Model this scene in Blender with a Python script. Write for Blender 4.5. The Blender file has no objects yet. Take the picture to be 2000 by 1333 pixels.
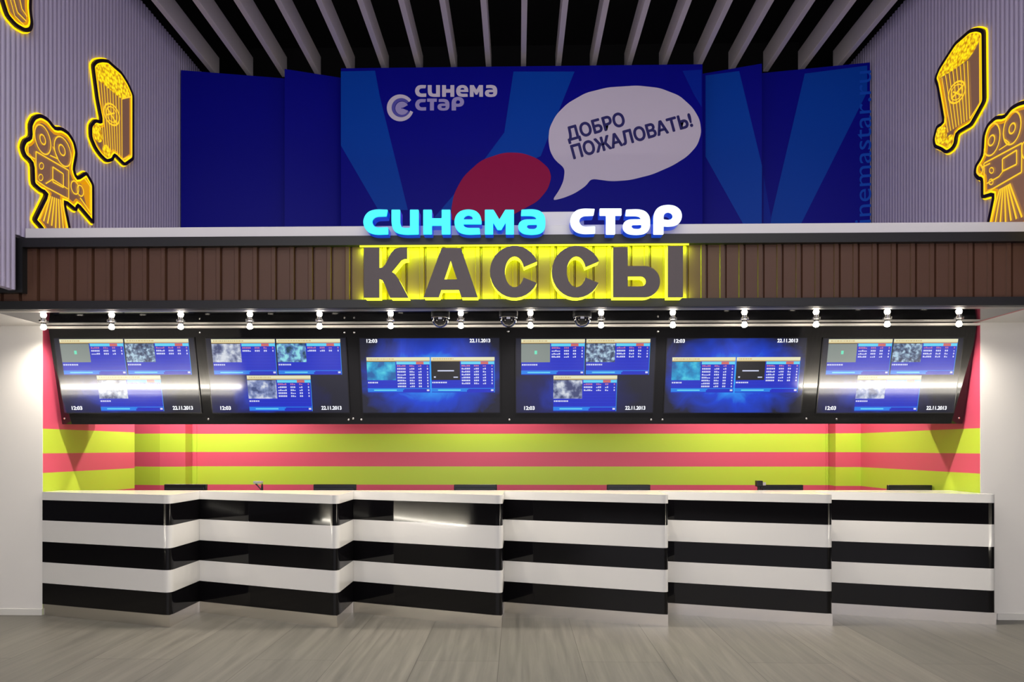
import bpy, bmesh, math, random
from mathutils import Vector, Matrix
random.seed(7)
C = bpy.context.scene.collection
R = math.radians

# ---------------------------------------------------------------- camera, world, light, exposure
SW, SH = 2000.0, 1333.0
F = 1333.0            # 24 mm on a 36 mm wide frame
CX, CY = 985.0, 876.0 # principal point (shift lens)
EYE = 1.5
TH = R(1.15)          # camera turned a little to the left of square-on

cam_d = bpy.data.cameras.new('camera')
cam = bpy.data.objects.new('camera', cam_d)
C.objects.link(cam)
cam_d.sensor_width = 36.0
cam_d.lens = 36.0 * F / SW
cam_d.shift_x = (SW / 2 - CX) / SW
cam_d.shift_y = (CY - SH / 2) / SW
cam_d.clip_end = 100
cam.location = (0, 0, EYE)
cam.rotation_euler = (R(90), 0, TH)
bpy.context.scene.camera = cam

w = bpy.data.worlds.new('World')
bpy.context.scene.world = w
w.use_nodes = True
w.node_tree.nodes['Background'].inputs[0].default_value = (0.42, 0.40, 0.46, 1)
w.node_tree.nodes['Background'].inputs[1].default_value = 0.10

vs = bpy.context.scene.view_settings
vs.view_transform = 'Standard'
vs.look = 'None'
vs.exposure = 0.0
vs.gamma = 1.0
vs.use_curve_mapping = False


def lamp(name, kind, loc, energy, color=(1, 1, 1), rot=(0, 0, 0), parent=None, **kw):
    d = bpy.data.lights.new(name, kind)
    d.energy = energy
    d.color = color
    for k, v in kw.items():
        setattr(d, k, v)
    o = bpy.data.objects.new(name, d)
    C.objects.link(o)
    o.location = loc
    o.rotation_euler = rot
    if parent:
        o.parent = parent
    return o


# added fill lights for the lobby, overhead and behind the viewer, no known fixtures
lamp('lobby_fill', 'AREA', (0, -1.6, 5.6), 205, (1.0, 0.975, 0.95), (R(32), 0, 0), shape='RECTANGLE', size=9.0, size_y=2.2)
lamp('lobby_fill', 'AREA', (0, 2.6, 5.9), 70, (1.0, 0.97, 0.95), (R(0), 0, 0), shape='RECTANGLE', size=7.0, size_y=1.2)
lamp('lobby_fill', 'AREA', (0, -4.5, 2.6), 260, (0.92, 0.88, 1.0), (R(97), 0, 0), shape='RECTANGLE', size=10.0, size_y=2.4)

# ---------------------------------------------------------------- pixel -> place helpers
FWD = Vector((-math.sin(TH), math.cos(TH), 0))
RGT = Vector((math.cos(TH), math.sin(TH), 0))
CAM = Vector((0, 0, EYE))


def ray(px, py):
    return FWD + RGT * ((px - CX) / F) + Vector((0, 0, 1)) * ((CY - py) / F)


def onY(px, py, Y):
    d = ray(px, py)
    return CAM + d * (Y / d.y)


def onX(px, py, X):
    d = ray(px, py)
    return CAM + d * (X / d.x)


def onP(px, py, p0, n):
    d = ray(px, py)
    return CAM + d * ((p0 - CAM).dot(n) / d.dot(n))


def XatY(px, Y):
    return onY(px, CY, Y).x


# ---------------------------------------------------------------- materials
def lin(c):
    c = c / 255.0
    return c / 12.92 if c <= 0.04045 else ((c + 0.055) / 1.055) ** 2.4


def rgb(r, g, b):
    return (lin(r), lin(g), lin(b), 1)


MATS = {}


def mat(name, col, rough=0.5, metal=0.0, emit=None, es=0.0, coat=0.0, spec=0.5):
    if name in MATS:
        return MATS[name]
    m = bpy.data.materials.new(name)
    m.use_nodes = True
    b = m.node_tree.nodes['Principled BSDF']
    b.inputs['Base Color'].default_value = col
    b.inputs['Roughness'].default_value = rough
    b.inputs['Metallic'].default_value = metal
    b.inputs['Specular IOR Level'].default_value = spec
    if coat:
        b.inputs['Coat Weight'].default_value = coat
        b.inputs['Coat Roughness'].default_value = 0.03
    if emit:
        b.inputs['Emission Color'].default_value = emit
        b.inputs['Emission Strength'].default_value = es
    MATS[name] = m
    return m


def nodes(m):
    nt = m.node_tree
    return nt, nt.nodes, nt.links, nt.nodes['Principled BSDF']


def glow(name, r, g, b, s=1.0, base=(0.01, 0.01, 0.01, 1), rough=0.25, spec=0.5):
    return mat(name, base, rough, emit=rgb(r, g, b), es=s, spec=spec)


M_white = mat('white_paint', rgb(226, 223, 218), 0.55)
M_ledge = mat('white_laminate', rgb(225, 222, 224), 0.4)
M_black_trim = mat('black_trim', rgb(25, 25, 28), 0.45)
M_gloss_white = mat('gloss_white', rgb(226, 224, 219), 0.18, coat=0.35)
M_gloss_black = mat('gloss_black', rgb(12, 11, 13), 0.05, spec=0.36)
M_chrome = mat('brushed_steel', rgb(238, 234, 228), 0.26, 1.0)
M_rail = mat('polished_aluminium', rgb(240, 236, 228), 0.35, 1.0)
M_board = mat('black_acrylic', rgb(15, 15, 17), 0.05, spec=0.6)
M_matte_black = mat('matte_black', rgb(22, 22, 24), 0.6)
M_dark_void = mat('dark_ceiling', rgb(7, 6, 7), 0.9)
M_beam = mat('beam_paint', rgb(234, 226, 224), 0.55)
M_device = mat('device_plastic', rgb(27, 29, 33), 0.32)
M_device_rib = mat('device_rib', rgb(44, 48, 54), 0.3)
M_desk = mat('desk_laminate', rgb(150, 146, 140), 0.5)
M_brown = mat('brown_cladding', rgb(82, 52, 36), 0.5)
M_face_dark = mat('letter_face', rgb(84, 74, 76), 0.5)
M_yellow_side = glow('yellow_side', 246, 248, 60, 1.8)
M_yellow_back = glow('yellow_back', 200, 245, 10, 9.0)
M_yellow_strip = glow('yellow_strip', 236, 240, 20, 1.3)
M_cyan = glow('cyan_face', 0, 232, 255, 1.12)
M_white_face = glow('white_face', 232, 246, 255, 1.5)
M_blue_side = glow('blue_side', 6, 60, 200, 0.8, base=rgb(12, 30, 110))
M_bulb = glow('bulb', 255, 244, 226, 75)
M_led = glow('led_tube', 255, 248, 232, 80.0)
M_led2 = glow('led_tube_soft', 255, 248, 232, 14.0)
M_glass = mat('dome_glass', rgb(28, 28, 32), 0.02, spec=0.9, coat=1.0)
M_glow_y = glow('sign_yellow', 255, 214, 0, 1.35)
M_glow_o = glow('sign_amber', 238, 160, 12, 0.85)
M_outline = mat('sign_outline', rgb(40, 26, 28), 0.4)
M_engrave = glow('engraved_line', 250, 200, 40, 1.1)


def m_floor():
    m = mat('floor_tile', rgb(130, 124, 116), 0.34)
    nt, N, L, B = nodes(m)
    g = N.new('ShaderNodeNewGeometry')
    sep = N.new('ShaderNodeSeparateXYZ')
    L.new(g.outputs['Position'], sep.inputs[0])
    cmb = N.new('ShaderNodeCombineXYZ')          # brick rows run along the depth of the hall
    L.new(sep.outputs['Y'], cmb.inputs['X'])
    ax = N.new('ShaderNodeMath'); ax.operation = 'ADD'; ax.inputs[1].default_value = 0.29 - 0.155 + 0.58 * 20
    L.new(sep.outputs['X'], ax.inputs[0])
    L.new(ax.outputs[0], cmb.inputs['Y'])
    br = N.new('ShaderNodeTexBrick')
    br.offset = 0.5
    br.inputs['Scale'].default_value = 1.0
    br.inputs['Mortar Size'].default_value = 0.0022
    br.inputs['Mortar Smooth'].default_value = 0.2
    br.inputs['Brick Width'].default_value = 2.4
    br.inputs['Row Height'].default_value = 0.58
    br.inputs['Color1'].default_value = rgb(112, 109, 102)
    br.inputs['Color2'].default_value = rgb(102, 100, 94)
    br.inputs['Mortar'].default_value = rgb(66, 63, 58)
    L.new(cmb.outputs[0], br.inputs['Vector'])
    mp = N.new('ShaderNodeMapping')
    mp.inputs['Scale'].default_value = (21, 1.0, 1)
    L.new(g.outputs['Position'], mp.inputs[0])
    no = N.new('ShaderNodeTexNoise')
    no.inputs['Scale'].default_value = 1.0
    no.inputs['Detail'].default_value = 9
    no.inputs['Roughness'].default_value = 0.62
    no.inputs['Distortion'].default_value = 0.7
    L.new(mp.outputs[0], no.inputs['Vector'])
    cr = N.new('ShaderNodeValToRGB')
    cr.color_ramp.elements[0].position = 0.28
    cr.color_ramp.elements[0].color = (0.68, 0.68, 0.665, 1)
    cr.color_ramp.elements[1].position = 0.72
    cr.color_ramp.elements[1].color = (1.26, 1.24, 1.21, 1)
    L.new(no.outputs['Fac'], cr.inputs[0])
    mx = N.new('ShaderNodeMixRGB'); mx.blend_type = 'MULTIPLY'; mx.inputs[0].default_value = 1
    L.new(br.outputs['Color'], mx.inputs[1]); L.new(cr.outputs[0], mx.inputs[2])
    L.new(mx.outputs[0], B.inputs['Base Color'])
    mr = N.new('ShaderNodeMapRange')
    mr.inputs['To Min'].default_value = 0.36; mr.inputs['To Max'].default_value = 0.56
    L.new(no.outputs['Fac'], mr.inputs[0]); L.new(mr.outputs[0], B.inputs['Roughness'])
    return m


def m_stripes():
    m = mat('striped_wallpaper', rgb(200, 70, 95), 0.36)
    nt, N, L, B = nodes(m)
    g = N.new('ShaderNodeNewGeometry')
    sep = N.new('ShaderNodeSeparateXYZ')
    L.new(g.outputs['Position'], sep.inputs[0])
    mr = N.new('ShaderNodeMapRange')
    mr.inputs['From Min'].default_value = 0.0; mr.inputs['From Max'].default_value = 3.0
    L.new(sep.outputs['Z'], mr.inputs[0])
    cr = N.new('ShaderNodeValToRGB')
    cr.color_ramp.interpolation = 'CONSTANT'
    pink, green = rgb(205, 80, 106), rgb(182, 206, 62)
    el = cr.color_ramp.elements
    el[0].position = 0; el[0].color = green
    edges = [(0.64, pink), (0.84 - 0.0, pink), (1.052, green), (1.266, pink), (1.450, green), (1.669, pink)]
    el[1].position = edges[0][0] / 3; el[1].color = edges[0][1]
    for z, c in edges[2:]:
        e = el.new(z / 3); e.color = c
    L.new(mr.outputs[0], cr.inputs[0])
    L.new(cr.outputs[0], B.inputs['Base Color'])
    return m


def m_thumb(name, c1, c2, c3, scale=6.0, es=0.9):
    """a moving-picture still on a screen: blurred coloured patches"""
    m = mat(name, (0.01, 0.01, 0.01, 1), 0.06, spec=0.65)
    nt, N, L, B = nodes(m)
    g = N.new('ShaderNodeNewGeometry')
    no = N.new('ShaderNodeTexNoise')
    no.inputs['Scale'].default_value = scale
    no.inputs['Detail'].default_value = 4
    L.new(g.outputs['Position'], no.inputs['Vector'])
    cr = N.new('ShaderNodeValToRGB')
    el = cr.color_ramp.elements
    el[0].position = 0.36; el[0].color = c1
    el[1].position = 0.64; el[1].color = c3
    e = el.new(0.5); e.color = c2
    L.new(no.outputs['Fac'], cr.inputs[0])
    L.new(cr.outputs[0], B.inputs['Emission Color'])
    B.inputs['Emission Strength'].default_value = es
    return m


def m_screen_bg(name, centre, rx, rz, core, mid, dark):
    """screen wallpaper: a blue burst in the middle of the picture with thin swirls"""
    m = mat(name, (0.008, 0.008, 0.01, 1), 0.06, spec=0.65)
    nt, N, L, B = nodes(m)
    tc = N.new('ShaderNodeNewGeometry')
    mp = N.new('ShaderNodeVectorMath'); mp.operation = 'SUBTRACT'
    mp.inputs[1].default_value = centre
    L.new(tc.outputs['Position'], mp.inputs[0])
    sc = N.new('ShaderNodeVectorMath'); sc.operation = 'MULTIPLY'
    sc.inputs[1].default_value = (1 / rx, 0, 1 / rz)
    L.new(mp.outputs[0], sc.inputs[0])
    ln = N.new('ShaderNodeVectorMath'); ln.operation = 'LENGTH'
    L.new(sc.outputs[0], ln.inputs[0])
    no = N.new('ShaderNodeTexNoise')
    no.inputs['Scale'].default_value = 4; no.inputs['Detail'].default_value = 3; no.inputs['Distortion'].default_value = 1.5
    L.new(tc.outputs['Position'], no.inputs['Vector'])
    ad = N.new('ShaderNodeMath'); ad.operation = 'MULTIPLY_ADD'
    ad.inputs[1].default_value = 0.5; ad.inputs[2].default_value = -0.25
    L.new(no.outputs['Fac'], ad.inputs[0])
    ad2 = N.new('ShaderNodeMath'); ad2.operation = 'ADD'
    L.new(ln.outputs['Value'], ad2.inputs[0]); L.new(ad.outputs[0], ad2.inputs[1])
    cr = N.new('ShaderNodeValToRGB')
    el = cr.color_ramp.elements
    el[0].position = 0.22; el[0].color = core
    el[1].position = 1.0; el[1].color = dark
    e = el.new(0.5); e.color = mid
    L.new(ad2.outputs[0], cr.inputs[0])
    L.new(cr.outputs[0], B.inputs['Emission Color'])
    B.inputs['Emission Strength'].default_value = 1.0
    return m


def m_corrugated():
    return mat('lilac_corrugated', rgb(202, 192, 222), 0.42)


def m_kernels():
    m = glow('popcorn_kernels', 255, 214, 0, 1.2)
    nt, N, L, B = nodes(m)
    g = N.new('ShaderNodeNewGeometry')
    vo = N.new('ShaderNodeTexVoronoi'); vo.inputs['Scale'].default_value = 34
    L.new(g.outputs['Position'], vo.inputs['Vector'])
    cr = N.new('ShaderNodeValToRGB')
    cr.color_ramp.elements[0].position = 0.25; cr.color_ramp.elements[0].color = rgb(255, 226, 20)
    cr.color_ramp.elements[1].position = 0.85; cr.color_ramp.elements[1].color = rgb(176, 112, 10)
    L.new(vo.outputs['Distance'], cr.inputs[0])
    L.new(cr.outputs[0], B.inputs['Emission Color'])
    return m


M_floor = m_floor()
M_stripes = m_stripes()
M_corr = m_corrugated()
M_kern = m_kernels()
M_sign_face = glow('sign_panel', 150, 104, 60, 0.35, base=rgb(150, 118, 112))

# ---------------------------------------------------------------- mesh builder and object helpers


class MB:
    def __init__(self):
        self.v = []; self.f = []; self.m = []

    def add(self, pts, faces, mi=0):
        o = len(self.v)
        self.v += [Vector(p) for p in pts]
        for fc in faces:
            self.f.append([i + o for i in fc]); self.m.append(mi)

    def box(self, a, b, mi=0):
        x0, y0, z0 = a; x1, y1, z1 = b
        self.add([(x0, y0, z0), (x1, y0, z0), (x1, y1, z0), (x0, y1, z0), (x0, y0, z1), (x1, y0, z1), (x1, y1, z1), (x0, y1, z1)],
                 [(0, 3, 2, 1), (4, 5, 6, 7), (0, 1, 5, 4), (1, 2, 6, 5), (2, 3, 7, 6), (3, 0, 4, 7)], mi)

    def obox(self, O, U, V, N, u0, u1, v0, v1, w0, w1, mi=0):
        """box in a local frame"""
        P = lambda u, v, w_: O + U * u + V * v + N * w_
        self.add([P(u0, v0, w0), P(u1, v0, w0), P(u1, v1, w0), P(u0, v1, w0), P(u0, v0, w1), P(u1, v0, w1), P(u1, v1, w1), P(u0, v1, w1)],
                 [(0, 3, 2, 1), (4, 5, 6, 7), (0, 1, 5, 4), (1, 2, 6, 5), (2, 3, 7, 6), (3, 0, 4, 7)], mi)

    def prism(self, poly, z0, z1, mi=0):
        n = len(poly)
        self.add([(p[0], p[1], z0) for p in poly] + [(p[0], p[1], z1) for p in poly],
                 [tuple(range(n))[::-1], tuple(range(n, 2 * n))] + [(i, (i + 1) % n, n + (i + 1) % n, n + i) for i in range(n)], mi)

    def lathe(self, c, prof, n=20, mi=0, axis='z'):
        c = Vector(c); o = len(self.v)
        for r, h in prof:
            for k in range(n):
                a = 2 * math.pi * k / n
                if axis == 'z':
                    self.v.append(c + Vector((r * math.cos(a), r * math.sin(a), h)))
                else:
                    self.v.append(c + Vector((r * math.cos(a), h, r * math.sin(a))))
        for i in range(len(prof) - 1):
            for k in range(n):
                self.f.append([o + i * n + k, o + i * n + (k + 1) % n, o + (i + 1) * n + (k + 1) % n, o + (i + 1) * n + k]); self.m.append(mi)
        self.f.append([o + k for k in range(n)][::-1]); self.m.append(mi)
        e = o + (len(prof) - 1) * n
        self.f.append([e + k for k in range(n)]); self.m.append(mi)

    def lathe_n(self, c, ax, prof, n=12, mi=0):
        """lathe round an arbitrary axis"""
        c = Vector(c); ax = Vector(ax).normalized()
        u = ax.orthogonal().normalized(); v = ax.cross(u); o = len(self.v)
        for r, h in prof:
            for k in range(n):
                a = 2 * math.pi * k / n
                self.v.append(c + ax * h + u * (r * math.cos(a)) + v * (r * math.sin(a)))
        for i in range(len(prof) - 1):
            for k in range(n):
                self.f.append([o + i * n + k, o + i * n + (k + 1) % n, o + (i + 1) * n + (k + 1) % n, o + (i + 1) * n + k]); self.m.append(mi)
        self.f.append([o + k for k in range(n)][::-1]); self.m.append(mi)
        e = o + (len(prof) - 1) * n
        self.f.append([e + k for k in range(n)]); self.m.append(mi)

    def tube(self, pts, r, n=8, mi=0):
        for a, b in zip(pts[:-1], pts[1:]):
            a = Vector(a); b = Vector(b)
            self.lathe_n(a, b - a, [(r, 0), (r, (b - a).length)], n, mi)

    def build(self, name, mats, parent=None, smooth=False, bevel=0.0):
        if not isinstance(mats, (list, tuple)):
            mats = [mats]
        base = Vector((0, 0, 0))
        p = parent
        while p is not None:
            base += p.location; p = p.parent
        me = bpy.data.meshes.new(name)
        me.from_pydata([tuple(v - base) for v in self.v], [], self.f)
        for m in mats:
            me.materials.append(m)
        for i, p_ in enumerate(me.polygons):
            p_.material_index = self.m[i]
            p_.use_smooth = smooth
        bm = bmesh.new(); bm.from_mesh(me)
        bmesh.ops.recalc_face_normals(bm, faces=bm.faces)
        bm.to_mesh(me); bm.free()
        me.update()
        o = bpy.data.objects.new(name, me)
        C.objects.link(o)
        if parent:
            o.parent = parent
        if smooth:
            me.set_sharp_from_angle(angle=R(40))
        if bevel:
            bv = o.modifiers.new('bevel', 'BEVEL'); bv.width = bevel; bv.segments = 2; bv.limit_method = 'ANGLE'
        return o


def tag(o, label=None, cat=None, group=None, kind=None):
    if label: o['label'] = label
    if cat: o['category'] = cat
    if group: o['group'] = group
    if kind: o['kind'] = kind
    return o


def struct(name, mb, mats, **kw):
    return tag(mb.build(name, mats, **kw), kind='structure')


def thing(name, label, cat, loc, group=None):
    o = bpy.data.objects.new(name, None)
    C.objects.link(o)
    o.location = loc
    o.empty_display_size = 0.1
    return tag(o, label, cat, group)


def copy_tree(o, parent=None):
    c = o.copy(); C.objects.link(c)
    c.parent = parent
    for ch in o.children:
        copy_tree(ch, c)
    return c


def rounded(poly, r, seg=3, frac=0.36):
    """soften the corners of a closed 2-D outline"""
    out = []; n = len(poly)
    for i in range(n):
        p = Vector(poly[i]); a = Vector(poly[i - 1]); b = Vector(poly[(i + 1) % n])
        da = a - p; db = b - p
        ra = min(r, da.length * frac); rb = min(r, db.length * frac)
        if da.length < 1e-9 or db.length < 1e-9:
            continue
        s = p + da.normalized() * ra; e = p + db.normalized() * rb
        for k in range(seg + 1):
            t = k / seg
            out.append(tuple(s * (1 - t) ** 2 + p * (2 * t * (1 - t)) + e * t ** 2))
    return out


def offset(poly, d):
    """mitred offset of a closed outline, d > 0 grows it"""
    n = len(poly)
    area = sum(poly[i][0] * poly[(i + 1) % n][1] - poly[(i + 1) % n][0] * poly[i][1] for i in range(n))
    s = 1 if area > 0 else -1
    out = []
    for i in range(n):
        p = Vector(poly[i]); a = Vector(poly[i - 1]); b = Vector(poly[(i + 1) % n])
        e1 = (p - a).normalized(); e2 = (b - p).normalized()
        n1 = Vector((e1.y, -e1.x)) * s; n2 = Vector((e2.y, -e2.x)) * s
        m = n1 + n2
        if m.length < 1e-6:
            m = n1
        m.normalize()
        k = max(0.5, m.dot(n1))
        out.append(tuple(p + m * (d / k)))
    return out


def crisp(poly, r=4.0):
    """smooth the shallow bends of a letter outline, keep its real corners nearly sharp"""
    out = []; n = len(poly)
    for i in range(n):
        p = Vector(poly[i]); a = Vector(poly[i - 1]); b = Vector(poly[(i + 1) % n])
        da = a - p; db = b - p
        turn = math.degrees(math.pi - da.angle(db))
        if turn < 52:
            ra, rb = da.length * 0.46, db.length * 0.46
            m = min(ra, rb); ra = min(ra, m * 1.3); rb = min(rb, m * 1.3)
        else:
            ra, rb = min(r, da.length * 0.3), min(r, db.length * 0.3)
        s_ = p + da.normalized() * ra; e = p + db.normalized() * rb
        for k in range(5):
            t = k / 4
            out.append(tuple(s_ * (1 - t) ** 2 + p * (2 * t * (1 - t)) + e * t ** 2))
    return out


def curve_mesh(loops=None, text=None, bold=0.0, align='LEFT'):
    """2-D outline (with holes) or a line of text -> flat triangulated vertices and faces"""
    if text is None:
        cu = bpy.data.curves.new('tmp', 'CURVE')
        cu.dimensions = '2D'; cu.fill_mode = 'BOTH'
        for lp in loops:
            s = cu.splines.new('POLY')
            s.points.add(len(lp) - 1)
            for i, p in enumerate(lp):
                s.points[i].co = (p[0], p[1], 0, 1)
            s.use_cyclic_u = True
    else:
        cu = bpy.data.curves.new('tmp', 'FONT')
        cu.body = text; cu.size = 1.0; cu.offset = bold; cu.resolution_u = 4
        cu.fill_mode = 'FRONT'
    ob = bpy.data.objects.new('tmp', cu)
    C.objects.link(ob)
    dg = bpy.context.evaluated_depsgraph_get(); dg.update()
    me = bpy.data.meshes.new_from_object(ob.evaluated_get(dg))
    vv = [(v.co.x, v.co.y) for v in me.vertices]; ff = [tuple(p.vertices) for p in me.polygons]
    bpy.data.objects.remove(ob); bpy.data.curves.remove(cu); bpy.data.meshes.remove(me)
    # keep only one sheet
    return vv, ff


def plate(mb, loops, mapf, w0, w1, mi_face=0, mi_side=0, mi_back=None):
    """an outline with real thickness: face at w1, back at w0, walls between. mapf(u, v, w) -> world"""
    vv, ff = curve_mesh(loops)
    key = {}; uniq = []; idx = []
    for p in vv:
        k = (round(p[0], 5), round(p[1], 5))
        if k not in key:
            key[k] = len(uniq); uniq.append(p)
        idx.append(key[k])
    seen = set(); faces = []
    for f_ in ff:
        g = [idx[i] for i in f_]
        s = frozenset(g)
        if len(s) < 3 or s in seen:
            continue
        seen.add(s); faces.append(g)
    mb.add([mapf(p[0], p[1], w1) for p in uniq], faces, mi_face)
    mb.add([mapf(p[0], p[1], w0) for p in uniq], [g[::-1] for g in faces], mi_side if mi_back is None else mi_back)
    for lp in loops:
        n = len(lp)
        mb.add([mapf(p[0], p[1], w0) for p in lp] + [mapf(p[0], p[1], w1) for p in lp],
               [(i, (i + 1) % n, n + (i + 1) % n, n + i) for i in range(n)], mi_side)


def put_text(mb, body, mapf, u, v, width=None, height=None, bold=0.0, wz=0.0, mi=0, ang=0.0, thick=0.0):
    """text whose ink box starts at (u, v); fitted to width/height"""
    vv, ff = curve_mesh(text=body, bold=bold)
    x0 = min(p[0] for p in vv); x1 = max(p[0] for p in vv); y0 = min(p[1] for p in vv); y1 = max(p[1] for p in vv)
    sx = width / (x1 - x0) if width else None
    sy = height / (y1 - y0) if height else None
    if sx is None: sx = sy
    if sy is None: sy = sx
    ca, sa = math.cos(ang), math.sin(ang)
    # heavy faces: the same line struck several times, a hair apart
    for dx, dy, dz in ([(0, 0, 0)] if not thick else [(math.cos(k * math.pi / 4) * thick, math.sin(k * math.pi / 4) * thick, k * 0.0001) for k in range(8)]):
        pts = []
        for p in vv:
            a = (p[0] - x0) * sx; b = (p[1] - y0) * sy
            pts.append(mapf(u + dx + a * ca - b * sa, v + dy + a * sa + b * ca, wz + dz))
        mb.add(pts, ff, mi)


def frame(O, U, V):
    U = Vector(U).normalized(); V = Vector(V).normalized(); N = U.cross(V)
    return lambda u, v, w_: O + U * u + V * v + N * w_


ORD = ['first', 'second', 'third', 'fourth', 'fifth', 'sixth', 'seventh', 'eighth', 'ninth', 'tenth', 'eleventh', 'twelfth',
       'thirteenth', 'fourteenth', 'fifteenth', 'sixteenth', 'seventeenth', 'eighteenth', 'nineteenth', 'twentieth',
       'twenty-first', 'twenty-second']

# ---------------------------------------------------------------- setting: room shell
WALL_Y = 6.05           # white wall beside the niche
FAS_Y = 5.35            # front of the canopy
SOF = 2.60              # canopy soffit
NX0 = XatY(83, WALL_Y)  # niche sides
NX1 = XatY(1915, WALL_Y)
BACK_Y = 8.30
XL = -3.96              # upper corrugated side walls
XR = 4.065
BAN_Y = 7.86            # banner
TOP_BAN = 5.90
TOP_WALL = 6.20

b = MB(); b.box((-11, -9, -0.1), (11, 8.6, 0)); struct('floor', b, M_floor)

b = MB(); b.box((-11, WALL_Y, 0), (NX0, WALL_Y + 0.12, SOF)); struct('wall_front_left', b, M_white)
b = MB(); b.box((NX1, WALL_Y, 0), (11, WALL_Y + 0.12, SOF)); struct('wall_front_right', b, M_white)
b = MB(); b.box((-11, WALL_Y - 0.012, 0), (NX0, WALL_Y, 0.055)); struct('baseboard_left', b, mat('baseboard_white', rgb(214, 212, 206), 0.4))
b = MB(); b.box((NX1 + 0.14, WALL_Y - 0.012, 0), (11, WALL_Y, 0.055)); struct('baseboard_right', b, MATS['baseboard_white'])

# niche behind the counter
b = MB(); b.box((NX0 - 0.04, WALL_Y + 0.004, 0), (NX0 + 0.002, 7.52, SOF)); struct('wall_niche_left', b, M_stripes)
b = MB(); b.box((NX1 - 0.002, WALL_Y + 0.004, 0), (NX1 + 0.04, BACK_Y, SOF)); struct('wall_niche_right', b, M_stripes)
xa = XatY(362, 8.13); xb = XatY(312, 8.13); xc = XatY(384, BACK_Y)
xd = XatY(1632, 8.13); xe = XatY(1612, BACK_Y)
b = MB()
b.prism([(-5.6, 8.30), (xb - 0.55, 8.22), (xb, 8.13), (xa, 8.13), (xa, BACK_Y), (xc, BACK_Y), (xc, BACK_Y + 0.006), (xc + 0.012, BACK_Y + 0.006), (xc + 0.012, BACK_Y),
         (xe, BACK_Y), (xe, BACK_Y + 0.006), (xe + 0.012, BACK_Y + 0.006), (xe + 0.012, BACK_Y), (xd, BACK_Y), (xd, 8.13), (NX1 + 0.04, 8.13), (NX1 + 0.04, BACK_Y + 0.15), (-5.6, BACK_Y + 0.15)], 0, SOF)
struct('wall_back', b, M_stripes)
b = MB(); b.box((-5.6, 6.26, SOF), (NX1 + 0.5, BACK_Y + 0.15, 3.10)); struct('ceiling_niche', b, M_white)
b = MB(); b.box((-5.6, 7.50, 0), (-5.5, BACK_Y + 0.1, SOF)); struct('wall_passage', b, M_stripes)

# soffit of the canopy: white at both ends, black mirror gloss over the counter
b = MB()
b.box((-6.5, FAS_Y + 0.10, SOF), (NX0 + 0.05, WALL_Y + 0.12, SOF + 0.03), 0)
b.box((NX1 - 0.03, FAS_Y + 0.10, SOF), (6.5, WALL_Y + 0.12, SOF + 0.03), 0)
b.box((NX0 + 0.05, FAS_Y + 0.10, SOF), (NX1 - 0.06, 6.26, SOF + 0.03), 1)
b.box((NX1 - 0.06, FAS_Y + 0.10, SOF), (NX1 - 0.03, 6.26, SOF + 0.03), 2)
struct('ceiling_soffit', b, [M_white, mat('soffit_gloss', rgb(13, 13, 15), 0.04, spec=0.7), mat('red_edge', rgb(170, 50, 62), 0.4)])

b = MB(); b.box((-6.5, FAS_Y + 0.032, SOF - 0.002), (6.5, FAS_Y + 0.10, SOF + 0.03)); struct('trim_4', b, mat('strip_grey', rgb(150, 146, 142), 0.4, 0.6))

# canopy front: black edge trims, brown ribbed cladding, white ledge on top
zA, zB, zC, zD, zE = 2.60, 2.668, 3.095, 3.168, 3.25
xtl = XatY(30, FAS_Y)
b = MB()
b.box((-6.5, FAS_Y - 0.02, zA), (6.5, FAS_Y + 0.03, zB))
struct('trim_1', b, M_black_trim, bevel=0.004)
b = MB()
b.box((xtl, FAS_Y - 0.02, zC), (6.5, FAS_Y + 0.10, zD))
b.box((xtl, FAS_Y - 0.02, 2.735), (xtl + 0.072, FAS_Y + 0.10, zC))
b.box((-6.5, FAS_Y - 0.02, 2.735), (xtl, FAS_Y + 0.10, 2.80))
struct('trim_2', b, M_black_trim)
b = MB()
b.box((xtl + 0.08, FAS_Y + 0.0, zD), (6.5, 6.3, zE))
xs0, xs1 = onY(1062, 412, FAS_Y).x, onY(1116, 412, FAS_Y).x
b.box((xs0 - 0.06, FAS_Y + 0.02, zE), (xs1 + 0.1, FAS_Y + 0.10, onY(1080, 412, FAS_Y).z))
struct('trim_3', b, M_ledge, bevel=0.003)

b = MB()
P = 0.1475
x = -6.4
x_phase = XatY(110, FAS_Y + 0.03)
x = x_phase - P * 20
prof = []
while x < 6.3:
    prof += [(x, FAS_Y + 0.052), (x + 0.008, FAS_Y + 0.052), (x + 0.014, FAS_Y + 0.034), (x + 0.104, FAS_Y + 0.034), (x + 0.110, FAS_Y + 0.026), (x + 0.140, FAS_Y + 0.026)]
    x += P
poly = prof + [(x, FAS_Y + 0.075), (prof[0][0], FAS_Y + 0.075)]
n = len(prof)
vv = [(p[0], p[1], zB - 0.01) for p in prof] + [(p[0], p[1], zC + 0.01) for p in prof]
b.add(vv, [(i, i + 1, n + i + 1, n + i) for i in range(n - 1)])
b.box((prof[0][0], FAS_Y + 0.06, zB - 0.01), (prof[-1][0], FAS_Y + 0.10, zC + 0.01))
struct('wall_fascia', b, M_brown)

# fine ribbed side walls above the canopy
PITCH = 0.0535


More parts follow.
